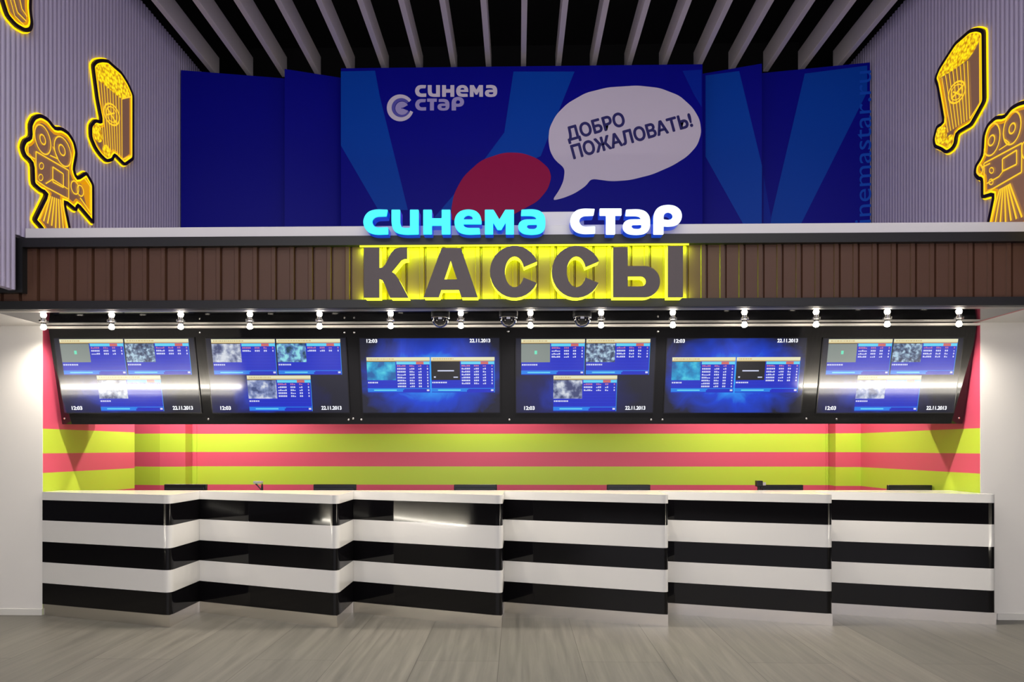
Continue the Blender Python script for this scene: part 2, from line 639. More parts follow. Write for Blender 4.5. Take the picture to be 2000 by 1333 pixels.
def ribbed(X, sgn, y0, y1, z0, z1, mb):
    pr = []
    k = 0
    while y0 + k * PITCH < y1:
        y = y0 + k * PITCH
        for t, d in ((0.0, 0.0), (0.16, 0.003), (0.30, 0.011), (0.50, 0.014), (0.70, 0.011), (0.84, 0.003)):
            pr.append((X + sgn * d, y + t * PITCH))
        k += 1
    n = len(pr)
    mb.add([(p[0], p[1], z0) for p in pr] + [(p[0], p[1], z1) for p in pr], [(i, i + 1, n + i + 1, n + i) for i in range(n - 1)])
    yy0, yy1 = pr[0][1], pr[-1][1]
    if sgn > 0:
        mb.box((X - 0.05, yy0, z0), (X, yy1, z1))
    else:
        mb.box((X, yy0, z0), (X + 0.05, yy1, z1))


b = MB()
ribbed(XL, 1, 2.2, 5.28, 2.745, TOP_WALL, b)
ribbed(XL, 1, 2.2 + PITCH * 58, 8.42, zD + 0.02, TOP_WALL, b)
struct('wall_left', b, M_corr)
b = MB()
ribbed(XR, -1, 2.2, 5.28, 2.745, TOP_WALL, b)
ribbed(XR, -1, 2.2 + PITCH * 58, 8.42, zE + 0.004, TOP_WALL, b)
struct('wall_right', b, M_corr)

# dark void above, with its back wall
b = MB(); b.box((-8, 1.0, 7.4), (8, 10.2, 7.5)); struct('ceiling', b, M_dark_void)
b = MB(); b.box((-8, 10.0, 3.3), (8, 10.1, 7.4)); struct('wall_void', b, M_dark_void)
b = MB()
b.box((-4.6, 1.2, TOP_WALL + 0.005), (XL - 0.02, 10.0, 7.4)); struct('wall_void_left', b, M_dark_void)
b = MB()
b.box((XR + 0.02, 1.2, TOP_WALL + 0.005), (5.1, 10.0, 7.4)); struct('wall_void_right', b, M_dark_void)

# low ribbed wall ends that stand beside the viewer, lit by a tube along the floor
M_corr_lo = mat('pale_corrugated', rgb(236, 232, 226), 0.45)
for sx, nm in ((-1, 'wall_side_left'), (1, 'wall_side_right')):
    b = MB()
    xA, xB = 4.95, 8.6
    k = 0; pr = []
    xx = xA
    while xx < xB:
        for t, d in ((0.0, 0.0), (0.2, 0.006), (0.5, 0.014), (0.8, 0.006)):
            pr.append((sx * (xx + t * 0.07), 0.30 + d))
        xx += 0.07
    n = len(pr)
    b.add([(p[0], p[1], 0.0) for p in pr] + [(p[0], p[1], 2.7) for p in pr], [(i, i + 1, n + i + 1, n + i) for i in range(n - 1)])
    b.box((min(sx * xA, sx * xB), 0.22, 0.0), (max(sx * xA, sx * xB), 0.30, 2.7))
    struct(nm, b, M_corr_lo)
    t = thing('floor_light', 'linear light along the floor at the foot of the %s ribbed wall beside the viewer' % ('left' if sx < 0 else 'right'), 'light', (sx * 6.7, 0.40, 0))
    b = MB(); b.box((sx * 6.7 - 1.7, 0.36, 0.0), (sx * 6.7 + 1.7, 0.44, 0.02)); b.build('channel', M_rail, t)
    b = MB(); b.box((sx * 6.7 - 1.69, 0.375, 0.021), (sx * 6.7 + 1.69, 0.425, 0.04)); b.build('diffuser', M_led, t)
    b = MB(); b.box((sx * 6.7 - 1.69, 0.66, 0.0), (sx * 6.7 + 1.69, 0.70, 0.02)); b.build('outer_tube', M_led2, t)

# ---------------------------------------------------------------- ceiling fins
fin_bottoms = [358, 426, 501, 566, 633, 697, 758, 827, 894, 959, 1030, 1092, 1163, 1234, 1298, 1364, 1432, 1494, 1564, 1634, 1700]
FZ = 6.02
xs = [XatY(p, 8.25) for p in fin_bottoms]
step = (xs[-1] - xs[0]) / (len(xs) - 1)
first = None
for i in range(len(xs)):
    xc_ = xs[0] + step * i
    if i == 0 or i == len(xs) - 1:
        continue
    lab = 'pale ceiling fin under the dark ceiling, %s from the left ribbed wall' % ORD[i - 1]
    if first is None:
        first = thing('ceiling_fin', lab, 'ceiling fin', (xc_, 8.25, FZ), 'pale fins under the dark ceiling')
        b = MB()
        b.prism([(xc_ - 0.03, 1.4), (xc_ + 0.03, 1.4), (xc_ + 0.03, 8.25), (xc_ - 0.03, 8.25)], FZ, FZ + 0.24)
        b.build('board', M_beam, first, bevel=0.004)
        for y in (3.2, 5.9):
            b = MB(); b.tube([(xc_, y, FZ + 0.24), (xc_, y, 7.40)], 0.004, 6); b.build('hanger', M_matte_black, first)
    else:
        c = copy_tree(first)
        c.location = (xc_, 8.25, FZ)
        c['label'] = lab

# ---------------------------------------------------------------- banner of five boards
M_navy = mat('banner_navy', rgb(5, 6, 150), 0.42, spec=0.12)
M_navy2 = mat('banner_navy_violet', rgb(5, 6, 140), 0.42, spec=0.12)
M_ray = mat('banner_ray_blue', rgb(3, 70, 184), 0.42, spec=0.12)
M_ray2 = mat('banner_ray_deep', rgb(4, 42, 172), 0.42, spec=0.12)
M_red = mat('banner_crimson', rgb(168, 22, 82), 0.42, spec=0.12)
M_bub = mat('banner_white', rgb(226, 216, 236), 0.42, spec=0.12)
M_ink = mat('banner_ink', rgb(30, 22, 110), 0.5)
M_lilac = mat('banner_lilac', rgb(176, 166, 222), 0.42, spec=0.12)
M_mid = mat('banner_mid_blue', rgb(96, 92, 190), 0.42, spec=0.12)
M_rubl = mat('banner_text_blue', rgb(20, 84, 206), 0.42, spec=0.12)

DEEP = 0.20
Z0B = 3.10
edges_px = [(352, 556), (556, 666), (666, 1372), (1372, 1488), (1488, 1700)]
labs = ['leftmost plain navy banner board beside the left ribbed wall', 'narrow plain navy banner board left of the wide centre board',
        'wide centre navy banner board with white speech bubble and crimson oval',
        'narrow navy banner board with a light blue ray right of the centre board',
        'rightmost navy banner board with a blue V-shaped ray and vertical web address']
boards = []
for k, (pa, pb) in enumerate(edges_px):
    ya = BAN_Y + (DEEP if k > 2 else 0.0)
    yb = BAN_Y + (DEEP if k < 2 else 0.0)
    A = Vector((XatY(pa, ya), ya, Z0B)); Bp = Vector((XatY(pb, yb), yb, Z0B))
    if k == 0: A.x = XL + 0.04
    if k == 4: Bp.x = XR - 0.055
    t = thing('banner_board', labs[k], 'banner', (A.x, A.y, Z0B), 'navy boards of the welcome banner')
    U = (Bp - A).normalized(); V = Vector((0, 0, 1)); N = U.cross(V)
    mp = frame(A, U, V)
    wd = (Bp - A).length
    boards.append((t, A, U, V, N, mp, wd, k))


def bpx(k, pts):
    """points of the photograph on board k -> (u, v)"""
    t, A, U, V, N, mp, wd, _ = boards[k]
    out = []
    for p in pts:
        q = onP(p[0], p[1], A, N) - A
        out.append((q.dot(U), q.dot(V)))
    return out


def c3(pts): return [(p[0] / 2.777 + 340, p[1] / 2.777) for p in pts]
def c4(pts): return [(p[0] / 2.777 + 1000, p[1] / 2.777) for p in pts]


rays = {
    0: [],
    1: [],
    2: [(c3([(905, 388), (1090, 384), (1115, 520), (1268, 1140), (1108, 1140), (905, 790)]), 1),
        ([(1003, 140), (1122, 140), (1056, 305), (1000, 330), (935, 330), (872, 425), (848, 425), (945, 313), (985, 259)], 1),
        (c4([(925, 385), (1028, 378), (1028, 580), (985, 510)]), 2)],
    3: [(c4([(1050, 410), (1232, 386), (1356, 900), (1354, 1230), (1262, 1230), (1050, 850)]), 1)],
    4: [(c4([(1588, 400), (1926, 356), (1926, 500), (1560, 1230), (1400, 1230), (1408, 1170)]), 1),
        (c4([(1364, 950), (1405, 1185), (1396, 1230), (1364, 1230)]), 2)],
}
for t, A, U, V, N, mp, wd, k in boards:
    b = MB()
    b.obox(A, U, V, N, 0, wd, 0, TOP_BAN - Z0B, -0.04, 0.0, 0)
    for pts, mi in rays[k]:
        plate(b, [bpx(k, pts)], mp, 0.0, 0.0012, mi, mi)
    b.build('panel', [M_navy, M_ray, M_ray2], t)

# oval, bubble, slogan and logo on the wide board
t, A, U, V, N, mp, wd, k = boards[2]
oval = [(880, 432), (882, 405), (887, 378), (905, 345), (940, 313), (985, 298), (1020, 299), (1050, 310), (1072, 329), (1077, 347), (1070, 370), (1050, 394), (1020, 410), (980, 432)]
b = MB(); plate(b, [rounded(bpx(2, oval), 0.08, 4)], mp, 0.001, 0.003); b.build('crimson_oval', M_red, t)
bub = c4([(197, 760), (203, 695), (238, 625), (300, 562), (400, 505), (520, 475), (680, 465), (800, 478), (908, 520), (980, 585), (1018, 650), (1027, 720), (1005, 790), (950, 850), (870, 900), (760, 948), (640, 978), (540, 985), (430, 970)])
tail = c4([(400, 1010), (340, 1050), (280, 1075), (217, 1090), (258, 1030), (280, 980), (287, 915)])
rest = c4([(232, 868), (206, 820)])
bb = rounded(bpx(2, bub + tail + rest), 0.06, 4)
b = MB(); plate(b, [bb], mp, 0.001, 0.004)
bubble = b.build('speech_bubble', M_bub, t)
b = MB()
for body, p0, p1, hpx in (('ДОБРО', (1112, 281), (1223, 250), 27), ('ПОЖАЛОВАТЬ!', (1121, 311), (1353, 247), 27)):
    q = bpx(2, [p0, p1])
    dv = Vector(q[1]) - Vector(q[0])
    put_text(b, body, mp, q[0][0], q[0][1], width=dv.length, height=hpx * 7.86 / F * (1.18 if body[0] == 'Д' else 1.0), thick=0.0075, wz=0.0055, ang=math.atan2(dv.y, dv.x))
b.build('lettering', M_ink, bubble)

# rounded heavy letters, traced once and used for the lit sign and for the printed logo (unit: sign crop pixels)
G = {
    'с': [[(256, 78), (195, 76), (160, 85), (138, 108), (128, 140), (136, 172), (158, 197), (195, 207), (258, 205), (258, 168), (205, 170), (188, 165), (178, 150), (176, 138), (182, 124), (198, 114), (250, 112)]],
    'и': [[(275, 78), (320, 78), (320, 150), (328, 168), (345, 172), (370, 171), (370, 78), (415, 78), (415, 205), (345, 207), (305, 200), (283, 182), (275, 150)]],
    'н': [[(438, 78), (483, 78), (483, 122), (533, 122), (533, 78), (578, 78), (578, 205), (533, 205), (533, 160), (483, 160), (483, 205), (438, 205)]],
    'е': [[(738, 153), (644, 153), (650, 166), (668, 172), (728, 172), (732, 204), (665, 207), (625, 198), (603, 172), (597, 140), (605, 108), (628, 84), (668, 75), (708, 82), (732, 106), (739, 138)],
          [(645, 128), (693, 128), (690, 114), (672, 106), (652, 113)]],
    'м': [[(755, 78), (800, 78), (830, 128), (860, 78), (905, 78), (905, 205), (862, 205), (862, 145), (840, 182), (820, 182), (798, 145), (798, 205), (755, 205)]],
    'а': [[(943, 78), (1005, 75), (1042, 84), (1064, 110), (1068, 145), (1064, 180), (1042, 202), (997, 208), (952, 203), (930, 185), (925, 162), (934, 140), (958, 128), (1021, 127), (1014, 115), (995, 110), (940, 110)],
          [(970, 166), (976, 156), (1023, 155), (1022, 170), (1010, 178), (980, 177)]],
    'т': [[(1345, 72), (1458, 72), (1458, 108), (1425, 108), (1425, 205), (1378, 205), (1378, 108), (1345, 108)]],
    'р': [[(1622, 205), (1622, 110), (1632, 80), (1655, 60), (1695, 52), (1735, 58), (1762, 80), (1770, 110), (1762, 140), (1738, 160), (1700, 165), (1674, 163), (1674, 205)],
          [(1674, 128), (1674, 108), (1683, 95), (1698, 90), (1716, 97), (1723, 111), (1716, 126), (1698, 132)]],
}


def shifted(loops, dx, dy=0, sx=1, sy=1, x0=0, y0=0):
    return [[(x0 + (p[0] - x0) * sx + dx, y0 + (p[1] - y0) * sy + dy) for p in lp] for lp in loops]


WORD1 = [(c, G[c]) for c in 'синема']
WORD2 = [('с', shifted(G['с'], 1064, -4)), ('т', G['т']), ('а', shifted(G['а'], 538)), ('р', G['р'])]

b = MB()


def logo_word(word, x0, x1, y0, y1, X0, X1, Y0, Y1):
    """map letters from sign crop box to a box in the banner crop, onto the wide board"""
    for _, loops in word:
        lp2 = []
        for lp in loops:
            lp = crisp(lp)
            pts = c3([(X0 + (p[0] - x0) / (x1 - x0) * (X1 - X0), Y0 + (p[1] - y0) / (y1 - y0) * (Y1 - Y0)) for p in lp])
            lp2.append(bpx(2, pts))
        plate(b, lp2, mp, 0.001, 0.003)


logo_word(WORD1, 128, 1068, 75, 207, 1306, 1753, 461, 527)
b.build('lettering', M_bub, t)
b = MB()
WORD2L = [('с', G['с']), ('т', shifted(G['т'], -1075)), ('а', shifted(G['а'], -535)), ('р', shifted(G['р'], -1080 + 15))]
logo_word(WORD2L, 128, 710, 75, 207, 1307, 1576, 537, 601)
b.build('lettering', M_lilac, t)


def arc_band(cx, cy, r0, r1, a0, a1, ex=0, ey=0, n=28):
    o = [(cx + r1 * math.cos(R(a0 + (a1 - a0) * i / n)), cy - r1 * math.sin(R(a0 + (a1 - a0) * i / n))) for i in range(n + 1)]
    q = [(cx + ex + r0 * math.cos(R(a0 + (a1 - a0) * i / n)), cy + ey - r0 * math.sin(R(a0 + (a1 - a0) * i / n))) for i in range(n + 1)]
    return o + q[::-1]


b = MB()
plate(b, [bpx(2, c3(arc_band(1227, 586, 52, 73, 36, 342, 5, -1)))], mp, 0.001, 0.003, 0, 0)
plate(b, [bpx(2, c3(arc_band(1232, 585, 38, 51.5, 40, 335, 3, 2)))], mp, 0.001, 0.003, 1, 1)
plate(b, [bpx(2, c3(arc_band(1236, 588, 3, 36, 28, 338)))], mp, 0.001, 0.003, 2, 2)
b.build('round_emblem', [M_bub, M_mid, M_lilac], t)

t, A, U, V, N, mp, wd, k = boards[4]
b = MB()
q = bpx(4, [(1697, 463), (1697, 138)])
put_text(b, 'cinemastar.ru', mp, wd + 0.012, q[0][1], width=q[1][1] - q[0][1], height=0.17, bold=0.0, wz=0.003, ang=R(90))
b.build('lettering', M_rubl, t)

# ---------------------------------------------------------------- lit letters over the canopy
S5 = 2.6316
def c5(p): return (p[0] / S5 + 660, p[1] / S5 + 380)


def channel_letter(loops, Yf, depth, faces, sides, label, group, rnd, backlit=None):
    lp = [[c5(p) for p in (crisp(l, rnd) if rnd else l)] for l in loops]
    lp = [[(onY(p[0], p[1], Yf).x, onY(p[0], p[1], Yf).z) for p in l] for l in lp]
    cx_ = sum(p[0] for p in lp[0]) / len(lp[0]); z0 = min(p[1] for p in lp[0])
    t = thing('channel_letter', label, 'sign letter', (cx_, Yf + depth, z0), group)
    m = lambda u, v, w_: Vector((u, Yf - w_, v))
    b = MB(); plate(b, lp, m, -0.012, 0.0); b.build('face', faces, t)
    b = MB(); plate(b, lp, m, -depth, -0.012, 0, 0, 1); b.build('side_wall', sides if isinstance(sides, list) else [sides, sides], t)
    return t


g1 = 'glowing rounded letters standing on the white ledge'
names1 = ['с', 'и', 'н', 'е', 'м', 'а']
for i, (c, loops) in enumerate(WORD1):
    channel_letter(loops, 5.24, 0.11, M_cyan, M_blue_side, 'cyan glowing letter %s, %s letter of the cyan word above the ledge' % (c, ORD[i]), g1, 4)
for i, (c, loops) in enumerate(WORD2):
    channel_letter(loops, 5.24, 0.11, M_white_face, M_blue_side, 'white glowing letter %s, %s letter of the white word above the ledge' % (c, ORD[i]), g1, 4)
def ell(cx, cy, rx, ry, a0, a1, n=26):
    return [(cx + rx * math.cos(R(a0 + (a1 - a0) * i / n)), cy - ry * math.sin(R(a0 + (a1 - a0) * i / n))) for i in range(n + 1)]


def glyph_c(dx):
    o = ell(908 + dx, 397, 127, 133, 24, 334)
    q = ell(908 + dx, 397, 50, 80, 18, 338)
    return [o + q[::-1]]


K = [[(133, 272), (212, 272), (212, 378), (228, 376), (242, 362), (256, 335), (272, 302), (292, 280), (320, 272), (355, 272), (355, 330), (340, 331), (325, 338), (306, 362), (276, 398), (292, 408), (312, 436), (362, 530), (268, 530), (240, 462), (228, 440), (212, 434), (212, 530), (133, 530)]]
A_ = [[(440, 528), (533, 275), (632, 275), (718, 528), (635, 528), (621, 490), (531, 490), (518, 528)], [(579, 340), (612, 437), (546, 437)]]
bowl = [(1490, 368), (1580, 368)] + ell(1578, 448, 78, 80, 88, -88, 14) + [(1415, 528), (1415, 270), (1490, 270)]
hole = [(1490, 421), (1560, 421)] + ell(1558, 447, 26, 26, 85, -85, 8) + [(1490, 473)]
Y1 = [[(p[0], p[1]) for p in bowl], hole]
Y2 = [[(1697, 265), (1774, 265), (1774, 528), (1697, 528)]]
g2 = 'dark faced letters with yellow sides on the brown canopy'
for nm, loops, lab in (('К', K, 'dark letter К with glowing yellow sides at the left end of the canopy sign'),
                       ('А', A_, 'dark letter А with glowing yellow sides on the brown canopy'),
                       ('С', glyph_c(0), 'dark letter С with glowing yellow sides, next to the letter А'),
                       ('С', glyph_c(318), 'dark letter С with glowing yellow sides, next to the letter Ы'),
                       ('Ы', Y1, 'bowed left half of the dark letter Ы with glowing yellow sides'),
                       ('Ы', Y2, 'straight bar of the dark letter Ы at the right end of the sign')):
    channel_letter(loops, 5.215, 0.115, M_face_dark, [M_yellow_side, M_yellow_back], lab, g2, 0)
# an LED strip under the upper trim and an added lamp below wash the cladding behind those letters
xa_, xb_ = XatY(703, FAS_Y), XatY(1345, FAS_Y)
t = thing('light_strip', 'thin yellow light strip under the upper black trim, over the dark letters', 'light strip', ((xa_ + xb_) / 2, FAS_Y + 0.01, zC))
b = MB(); b.box((xa_, FAS_Y - 0.012, zC - 0.012), (xb_, FAS_Y + 0.002, zC)); b.build('diffuser', M_yellow_strip, t)
lamp('cladding_wash', 'AREA', ((xa_ + xb_) / 2, FAS_Y - 0.01, zC - 0.02), 34, (0.50, 1.0, 0.0), (R(28), 0, 0), shape='RECTANGLE', size=xb_ - xa_, size_y=0.03)
lamp('cladding_wash', 'AREA', ((xa_ + xb_) / 2, FAS_Y - 0.01, zB + 0.008), 27, (0.50, 1.0, 0.0), (R(152), 0, 0), shape='RECTANGLE', size=xb_ - xa_, size_y=0.03)  # added upward fill, no strip built over the lower trim

# ---------------------------------------------------------------- lit pictograms on the ribbed walls


def picto(X, sgn, outline_px, label, lines, fills, band=0.030, base_tail=None):
    """outline in photograph pixels on the wall plane X; sgn = direction into the room"""
    Xf = X + sgn * 0.016
    def uv(p):
        q = onX(p[0], p[1], Xf + sgn * 0.03)
        return (q.y, q.z)
    o = [uv(p) for p in outline_px]
    m = lambda u, v, w_: Vector((Xf + sgn * w_, u, v))
    c0 = (sum(p[0] for p in o) / len(o), min(p[1] for p in o))
    t = thing('wall_pictogram', label, 'lit wall sign', (Xf, c0[0], c0[1]), 'yellow lit pictograms on the ribbed walls')
    o_s = rounded(o, 0.03, 2)
    inn = offset(o_s, -band)
    b = MB(); plate(b, [offset(o_s, 0.011)], m, 0.0, 0.010); b.build('glow_edge', M_glow_y, t)
    b = MB(); plate(b, [o_s, inn], m, 0.010, 0.030); b.build('outline', M_outline, t)
    b = MB(); plate(b, [inn, offset(o_s, -band - 0.016)], m, 0.010, 0.026, 0, 0)
    plate(b, [offset(o_s, -band - 0.016), offset(o_s, -band - 0.036)], m, 0.010, 0.025, 1, 1)
    b.build('inner_glow', [M_glow_y, M_glow_o], t)
    b = MB(); plate(b, [offset(o_s, -band - 0.036)], m, 0.010, 0.020); b.build('face', M_sign_face, t)
    if fills:
        for f_ in fills:
            b = MB(); plate(b, [rounded([uv(p) for p in f_], 0.03, 2)], m, 0.020, 0.027); b.build('popcorn', M_kern, t)
    b = MB()
    for ln, wd in lines:
        q = [Vector(uv(p)) for p in ln]
        for a, c in zip(q[:-1], q[1:]):
            d = c - a
            if d.length < 1e-5: continue
            nn = Vector((-d.y, d.x)).normalized() * wd / 2
            b.add([m(*(a - nn), 0.0285), m(*(c - nn), 0.0285), m(*(c + nn), 0.0285), m(*(a + nn), 0.0285)], [(0, 1, 2, 3)])
    b.build('line_art', M_engrave, t)
    return t


def q1(pts): return [(p[0] / 2.8975, p[1] / 2.8975) for p in pts]
def q2(pts): return [(p[0] / 2.8975 + 1640, p[1] / 2.8975) for p in pts]


def ring(cx, cy, rx, ry, n=20, tilt=0):
    return [(cx + rx * math.cos(2 * math.pi * i / n) , cy + ry * math.sin(2 * math.pi * i / n) + tilt * rx * math.cos(2 * math.pi * i / n)) for i in range(n + 1)]


def lerp(a, b_, t): return (a[0] + (b_[0] - a[0]) * t, a[1] + (b_[1] - a[1]) * t)


# popcorn tub, left wall
out = [(524, 362), (545, 338), (575, 332), (612, 336), (640, 362), (690, 405), (730, 470), (760, 540), (760, 905), (709, 942), (652, 884), (642, 912), (608, 922), (572, 888), (540, 842), (512, 775), (511, 705), (538, 672), (574, 684), (550, 560)]
L_ = [(q1([lerp((556, 452), (690, 560), k / 8), lerp((590, 832), (692, 905), k / 8)]), 0.012) for k in range(9)]
L_ += [(q1([(743, 556), (745, 880)]), 0.014), (q1([(692, 905), (745, 880)]), 0.014), (q1([(690, 560), (743, 548)]), 0.012),
       (q1(ring(633, 648, 44, 58, tilt=0.5)), 0.016), (q1(ring(633, 648, 30, 42, tilt=0.5)), 0.010), (q1([(608, 610), (660, 700)]), 0.02), (q1([(605, 650), (650, 640)]), 0.015)]
Fl = [q1([(546, 372), (575, 362), (618, 364), (640, 385), (685, 430), (718, 490), (742, 545), (690, 558), (556, 448)]),
      q1([(530, 715), (545, 695), (572, 720), (585, 790), (570, 810), (545, 790), (528, 750)]), q1([(585, 830), (605, 815), (632, 850), (628, 890), (605, 895), (588, 870)])]
picto(XL, 1, q1(out), 'yellow lit popcorn tub pictogram on the left ribbed wall', L_, Fl)

# film camera, left wall
out = [(168, 700), (190, 656), (228, 642), (275, 668), (312, 720), (345, 716), (390, 745), (425, 800), (441, 870), (424, 965), (438, 1002), (490, 968), (534, 1045), (535, 1275), (444, 1168), (436, 1202), (372, 1150), (412, 1345), (290, 1400), (240, 1300), (190, 1245), (262, 1098), (236, 1090), (186, 1045), (182, 925), (140, 890), (121, 832), (138, 785), (172, 772)]
L_ = [(q1(ring(243, 790, 46, 78, tilt=0.75)), 0.012), (q1(ring(243, 790, 16, 26, tilt=0.75)), 0.012), (q1(ring(356, 858, 48, 78, tilt=0.75)), 0.012), (q1(ring(352, 850, 18, 28, tilt=0.75)), 0.012),
      (q1([(205, 858), (390, 965), (390, 1128), (262, 1060), (205, 1020), (205, 858)]), 0.012), (q1([(300, 945), (360, 985), (360, 1062), (300, 1030), (300, 945)]), 0.012), (q1([(260, 1040), (300, 1015), (385, 1070)]), 0.010),
      (q1(ring(425, 1062, 22, 36, tilt=0.5)), 0.012), (q1(ring(456, 1080, 18, 30, tilt=0.5)), 0.012), (q1([(160, 820), (160, 880), (200, 900)]), 0.012), (q1(ring(236, 940, 12, 18)), 0.008), (q1(ring(232, 1005, 12, 18)), 0.008),
      (q1([(455, 1120), (520, 1215)]), 0.016), (q1([(480, 1010), (515, 1060), (515, 1190)]), 0.014), (q1([(285, 880), (330, 900), (300, 830)]), 0.010)]
L_ += [(q1([lerp((275, 1105), (355, 1135), k / 7), lerp((225, 1240), (385, 1330), k / 7)]), 0.016) for k in range(8)]
picto(XL, 1, q1(out), 'yellow lit film camera pictogram on the left ribbed wall, below the popcorn tub', L_, None)

# rounded tip at the top of the left wall
out = [(2, -140), (5, -20), (40, 92), (95, 155), (148, 185), (180, 178), (191, 140), (180, 60), (183, -20), (160, -160), (80, -190)]
L_ = [(q1([(75, -20), (100, 70), (150, 120)]), 0.012), (q1([(110, -20), (125, 50), (155, 95)]), 0.012), (q1([(55, -20), (85, 90), (140, 145)]), 0.010)]
picto(XL, 1, q1(out), 'rounded yellow lit pictogram cut by the top left of the frame', L_, None)

# popcorn tub, right wall
out = [(700, 196), (735, 165), (778, 155), (815, 166), (819, 572), (740, 715), (660, 762), (655, 812), (634, 850), (600, 873), (570, 852), (532, 836), (524, 792), (545, 712), (582, 690), (548, 492), (533, 450), (556, 388), (600, 318), (650, 240)]
L_ = [(q2([lerp((556, 452), (722, 345), k / 8), lerp((612, 750), (735, 672), k / 8)]), 0.012) for k in range(9)]
L_ += [(q2([(790, 215), (792, 585), (735, 672)]), 0.014), (q2(ring(662, 522, 48, 58, tilt=-0.5)), 0.016), (q2(ring(662, 522, 33, 42, tilt=-0.5)), 0.010), (q2([(630, 560), (700, 480)]), 0.02), (q2([(640, 520), (690, 540)]), 0.014)]
Fl = [q2([(552, 448), (572, 392), (612, 325), (660, 255), (712, 205), (745, 188), (790, 190), (788, 220), (760, 280), (722, 335), (640, 395)]),
      q2([(545, 735), (570, 712), (600, 725), (602, 770), (585, 815), (555, 815), (540, 780)]), q2([(598, 785), (625, 758), (642, 770), (636, 815), (612, 842), (592, 825)])]
picto(XR, -1, q2(out), 'yellow lit popcorn tub pictogram on the right ribbed wall', L_, Fl)

# film camera, right wall (runs out of the frame)
out = [(1075, 560), (1010, 578), (965, 605), (932, 652), (882, 655), (832, 702), (806, 770), (800, 880), (762, 940), (756, 992), (778, 1020), (798, 1022), (798, 1128), (864, 1108), (815, 1345), (900, 1420), (1010, 1380), (1075, 1250), (1150, 1260), (1290, 1330), (1290, 920), (1215, 960), (1195, 890), (1180, 700), (1150, 600)]
L_ = [(q2(ring(858, 790, 48, 88, tilt=-0.6)), 0.014), (q2(ring(858, 795, 18, 28, tilt=-0.6)), 0.014), (q2(ring(975, 725, 50, 90, tilt=-0.6)), 0.014), (q2(ring(975, 727, 18, 28, tilt=-0.6)), 0.014),
      (q2([(815, 925), (1030, 810), (1028, 975), (820, 1095), (815, 925)]), 0.014), (q2([(920, 900), (1000, 850), (1000, 930), (920, 970), (920, 900)]), 0.014), (q2([(830, 1040), (900, 1000), (930, 960)]), 0.012),
      (q2(ring(790, 960, 18, 28)), 0.016), (q2([(800, 950), (850, 925)]), 0.012), (q2(ring(858, 965, 12, 16)), 0.010), (q2(ring(855, 1030, 12, 16)), 0.010), (q2([(900, 850), (960, 810), (935, 790)]), 0.010), (q2(ring(1050, 850, 22, 50)), 0.012)]
L_ += [(q2([lerp((905, 1070), (960, 1040), k / 6), lerp((845, 1290), (1030, 1230), k / 6)]), 0.018) for k in range(7)]
picto(XR, -1, q2(out), 'yellow lit film camera pictogram on the right ribbed wall, cut by the frame', L_, None)

# ---------------------------------------------------------------- the ticket counter
LPX = [(83, 6.04), None, None, None, None, None]
RC = [(332, 5.64), (660, 5.65), (982, 5.68), (1308, 5.74), (1630, 5.80), (1950, 5.86)]
RP = [Vector((XatY(p, y), y)) for p, y in RC]
LY = [6.04, 6.17, 6.18, 6.20, 6.22, 6.27]
LP = [Vector((NX0 + 0.006, 6.04))] + [Vector((RP[i].x, LY[i + 1])) for i in range(5)]


def back_y(x): return 6.27 + (x + 4.1) / 8.2 * 0.18


H = [0.102, 0.290, 0.477, 0.661, 0.852, 1.035, 1.108]


def soften(poly, idx, r=0.075, seg=6):
    out = []
    n = len(poly)
    for i, p in enumerate(poly):
        p = Vector(p)
        if i in idx:
            a = (Vector(poly[i - 1]) - p).normalized(); c = (Vector(poly[(i + 1) % n]) - p).normalized()
            s = p + a * r; e = p + c * r
            for k in range(seg + 1):
                t_ = k / seg
                out.append(tuple(s * (1 - t_) ** 2 + p * (2 * t_ * (1 - t_)) + e * t_ ** 2))
        else:
            out.append(tuple(p))
    return out


places = ['leftmost black and white striped counter unit, against the left white wall', 'second striped counter unit from the left white wall',
          'third striped counter unit from the left white wall', 'third striped counter unit from the right white wall',
          'second striped counter unit from the right white wall', 'rightmost striped counter unit, standing clear in front of the right white wall']
for i in range(6):
    Lp, Rp = LP[i], RP[i]
    g_ = 0.0004
    if i < 5:
        poly = [(Lp.x + g_, Lp.y), (Rp.x - g_, Rp.y), (Rp.x - g_, back_y(Rp.x) - 0.02), (Lp.x + g_, back_y(Lp.x) - 0.02)]
    else:
        poly = [(Lp.x + g_, Lp.y), (Rp.x, Rp.y), (Rp.x, WALL_Y - 0.015), (NX1 - 0.012, WALL_Y - 0.015), (NX1 - 0.012, back_y(NX1) - 0.02), (Lp.x + g_, back_y(Lp.x) - 0.02)]
    t = thing('counter_unit', places[i], 'counter', (Lp.x, Lp.y, 0), 'striped counter units in a staggered row')
    pr = soften(poly, [1])
    for k in range(5):
        b = MB(); b.prism(pr, H[k], H[k + 1])
        b.build('black_band' if k % 2 == 0 else 'white_band', M_gloss_black if k % 2 == 0 else M_gloss_white, t, smooth=True)
    if i < 5:
        ny = LY[i + 1]
        pl = [(Lp.x + g_, Lp.y + 0.01), (Rp.x - 0.010, Rp.y + 0.012), (Rp.x - 0.010, ny + 0.004), (Rp.x - g_, ny + 0.004)] + poly[2:]
    else:
        pl = [(Lp.x + g_, Lp.y + 0.01), (Rp.x - 0.010, Rp.y + 0.012), (Rp.x - 0.010, WALL_Y - 0.015)] + poly[3:]
    b = MB(); b.prism(pl, 0, H[0]); b.build('plinth', M_chrome, t)
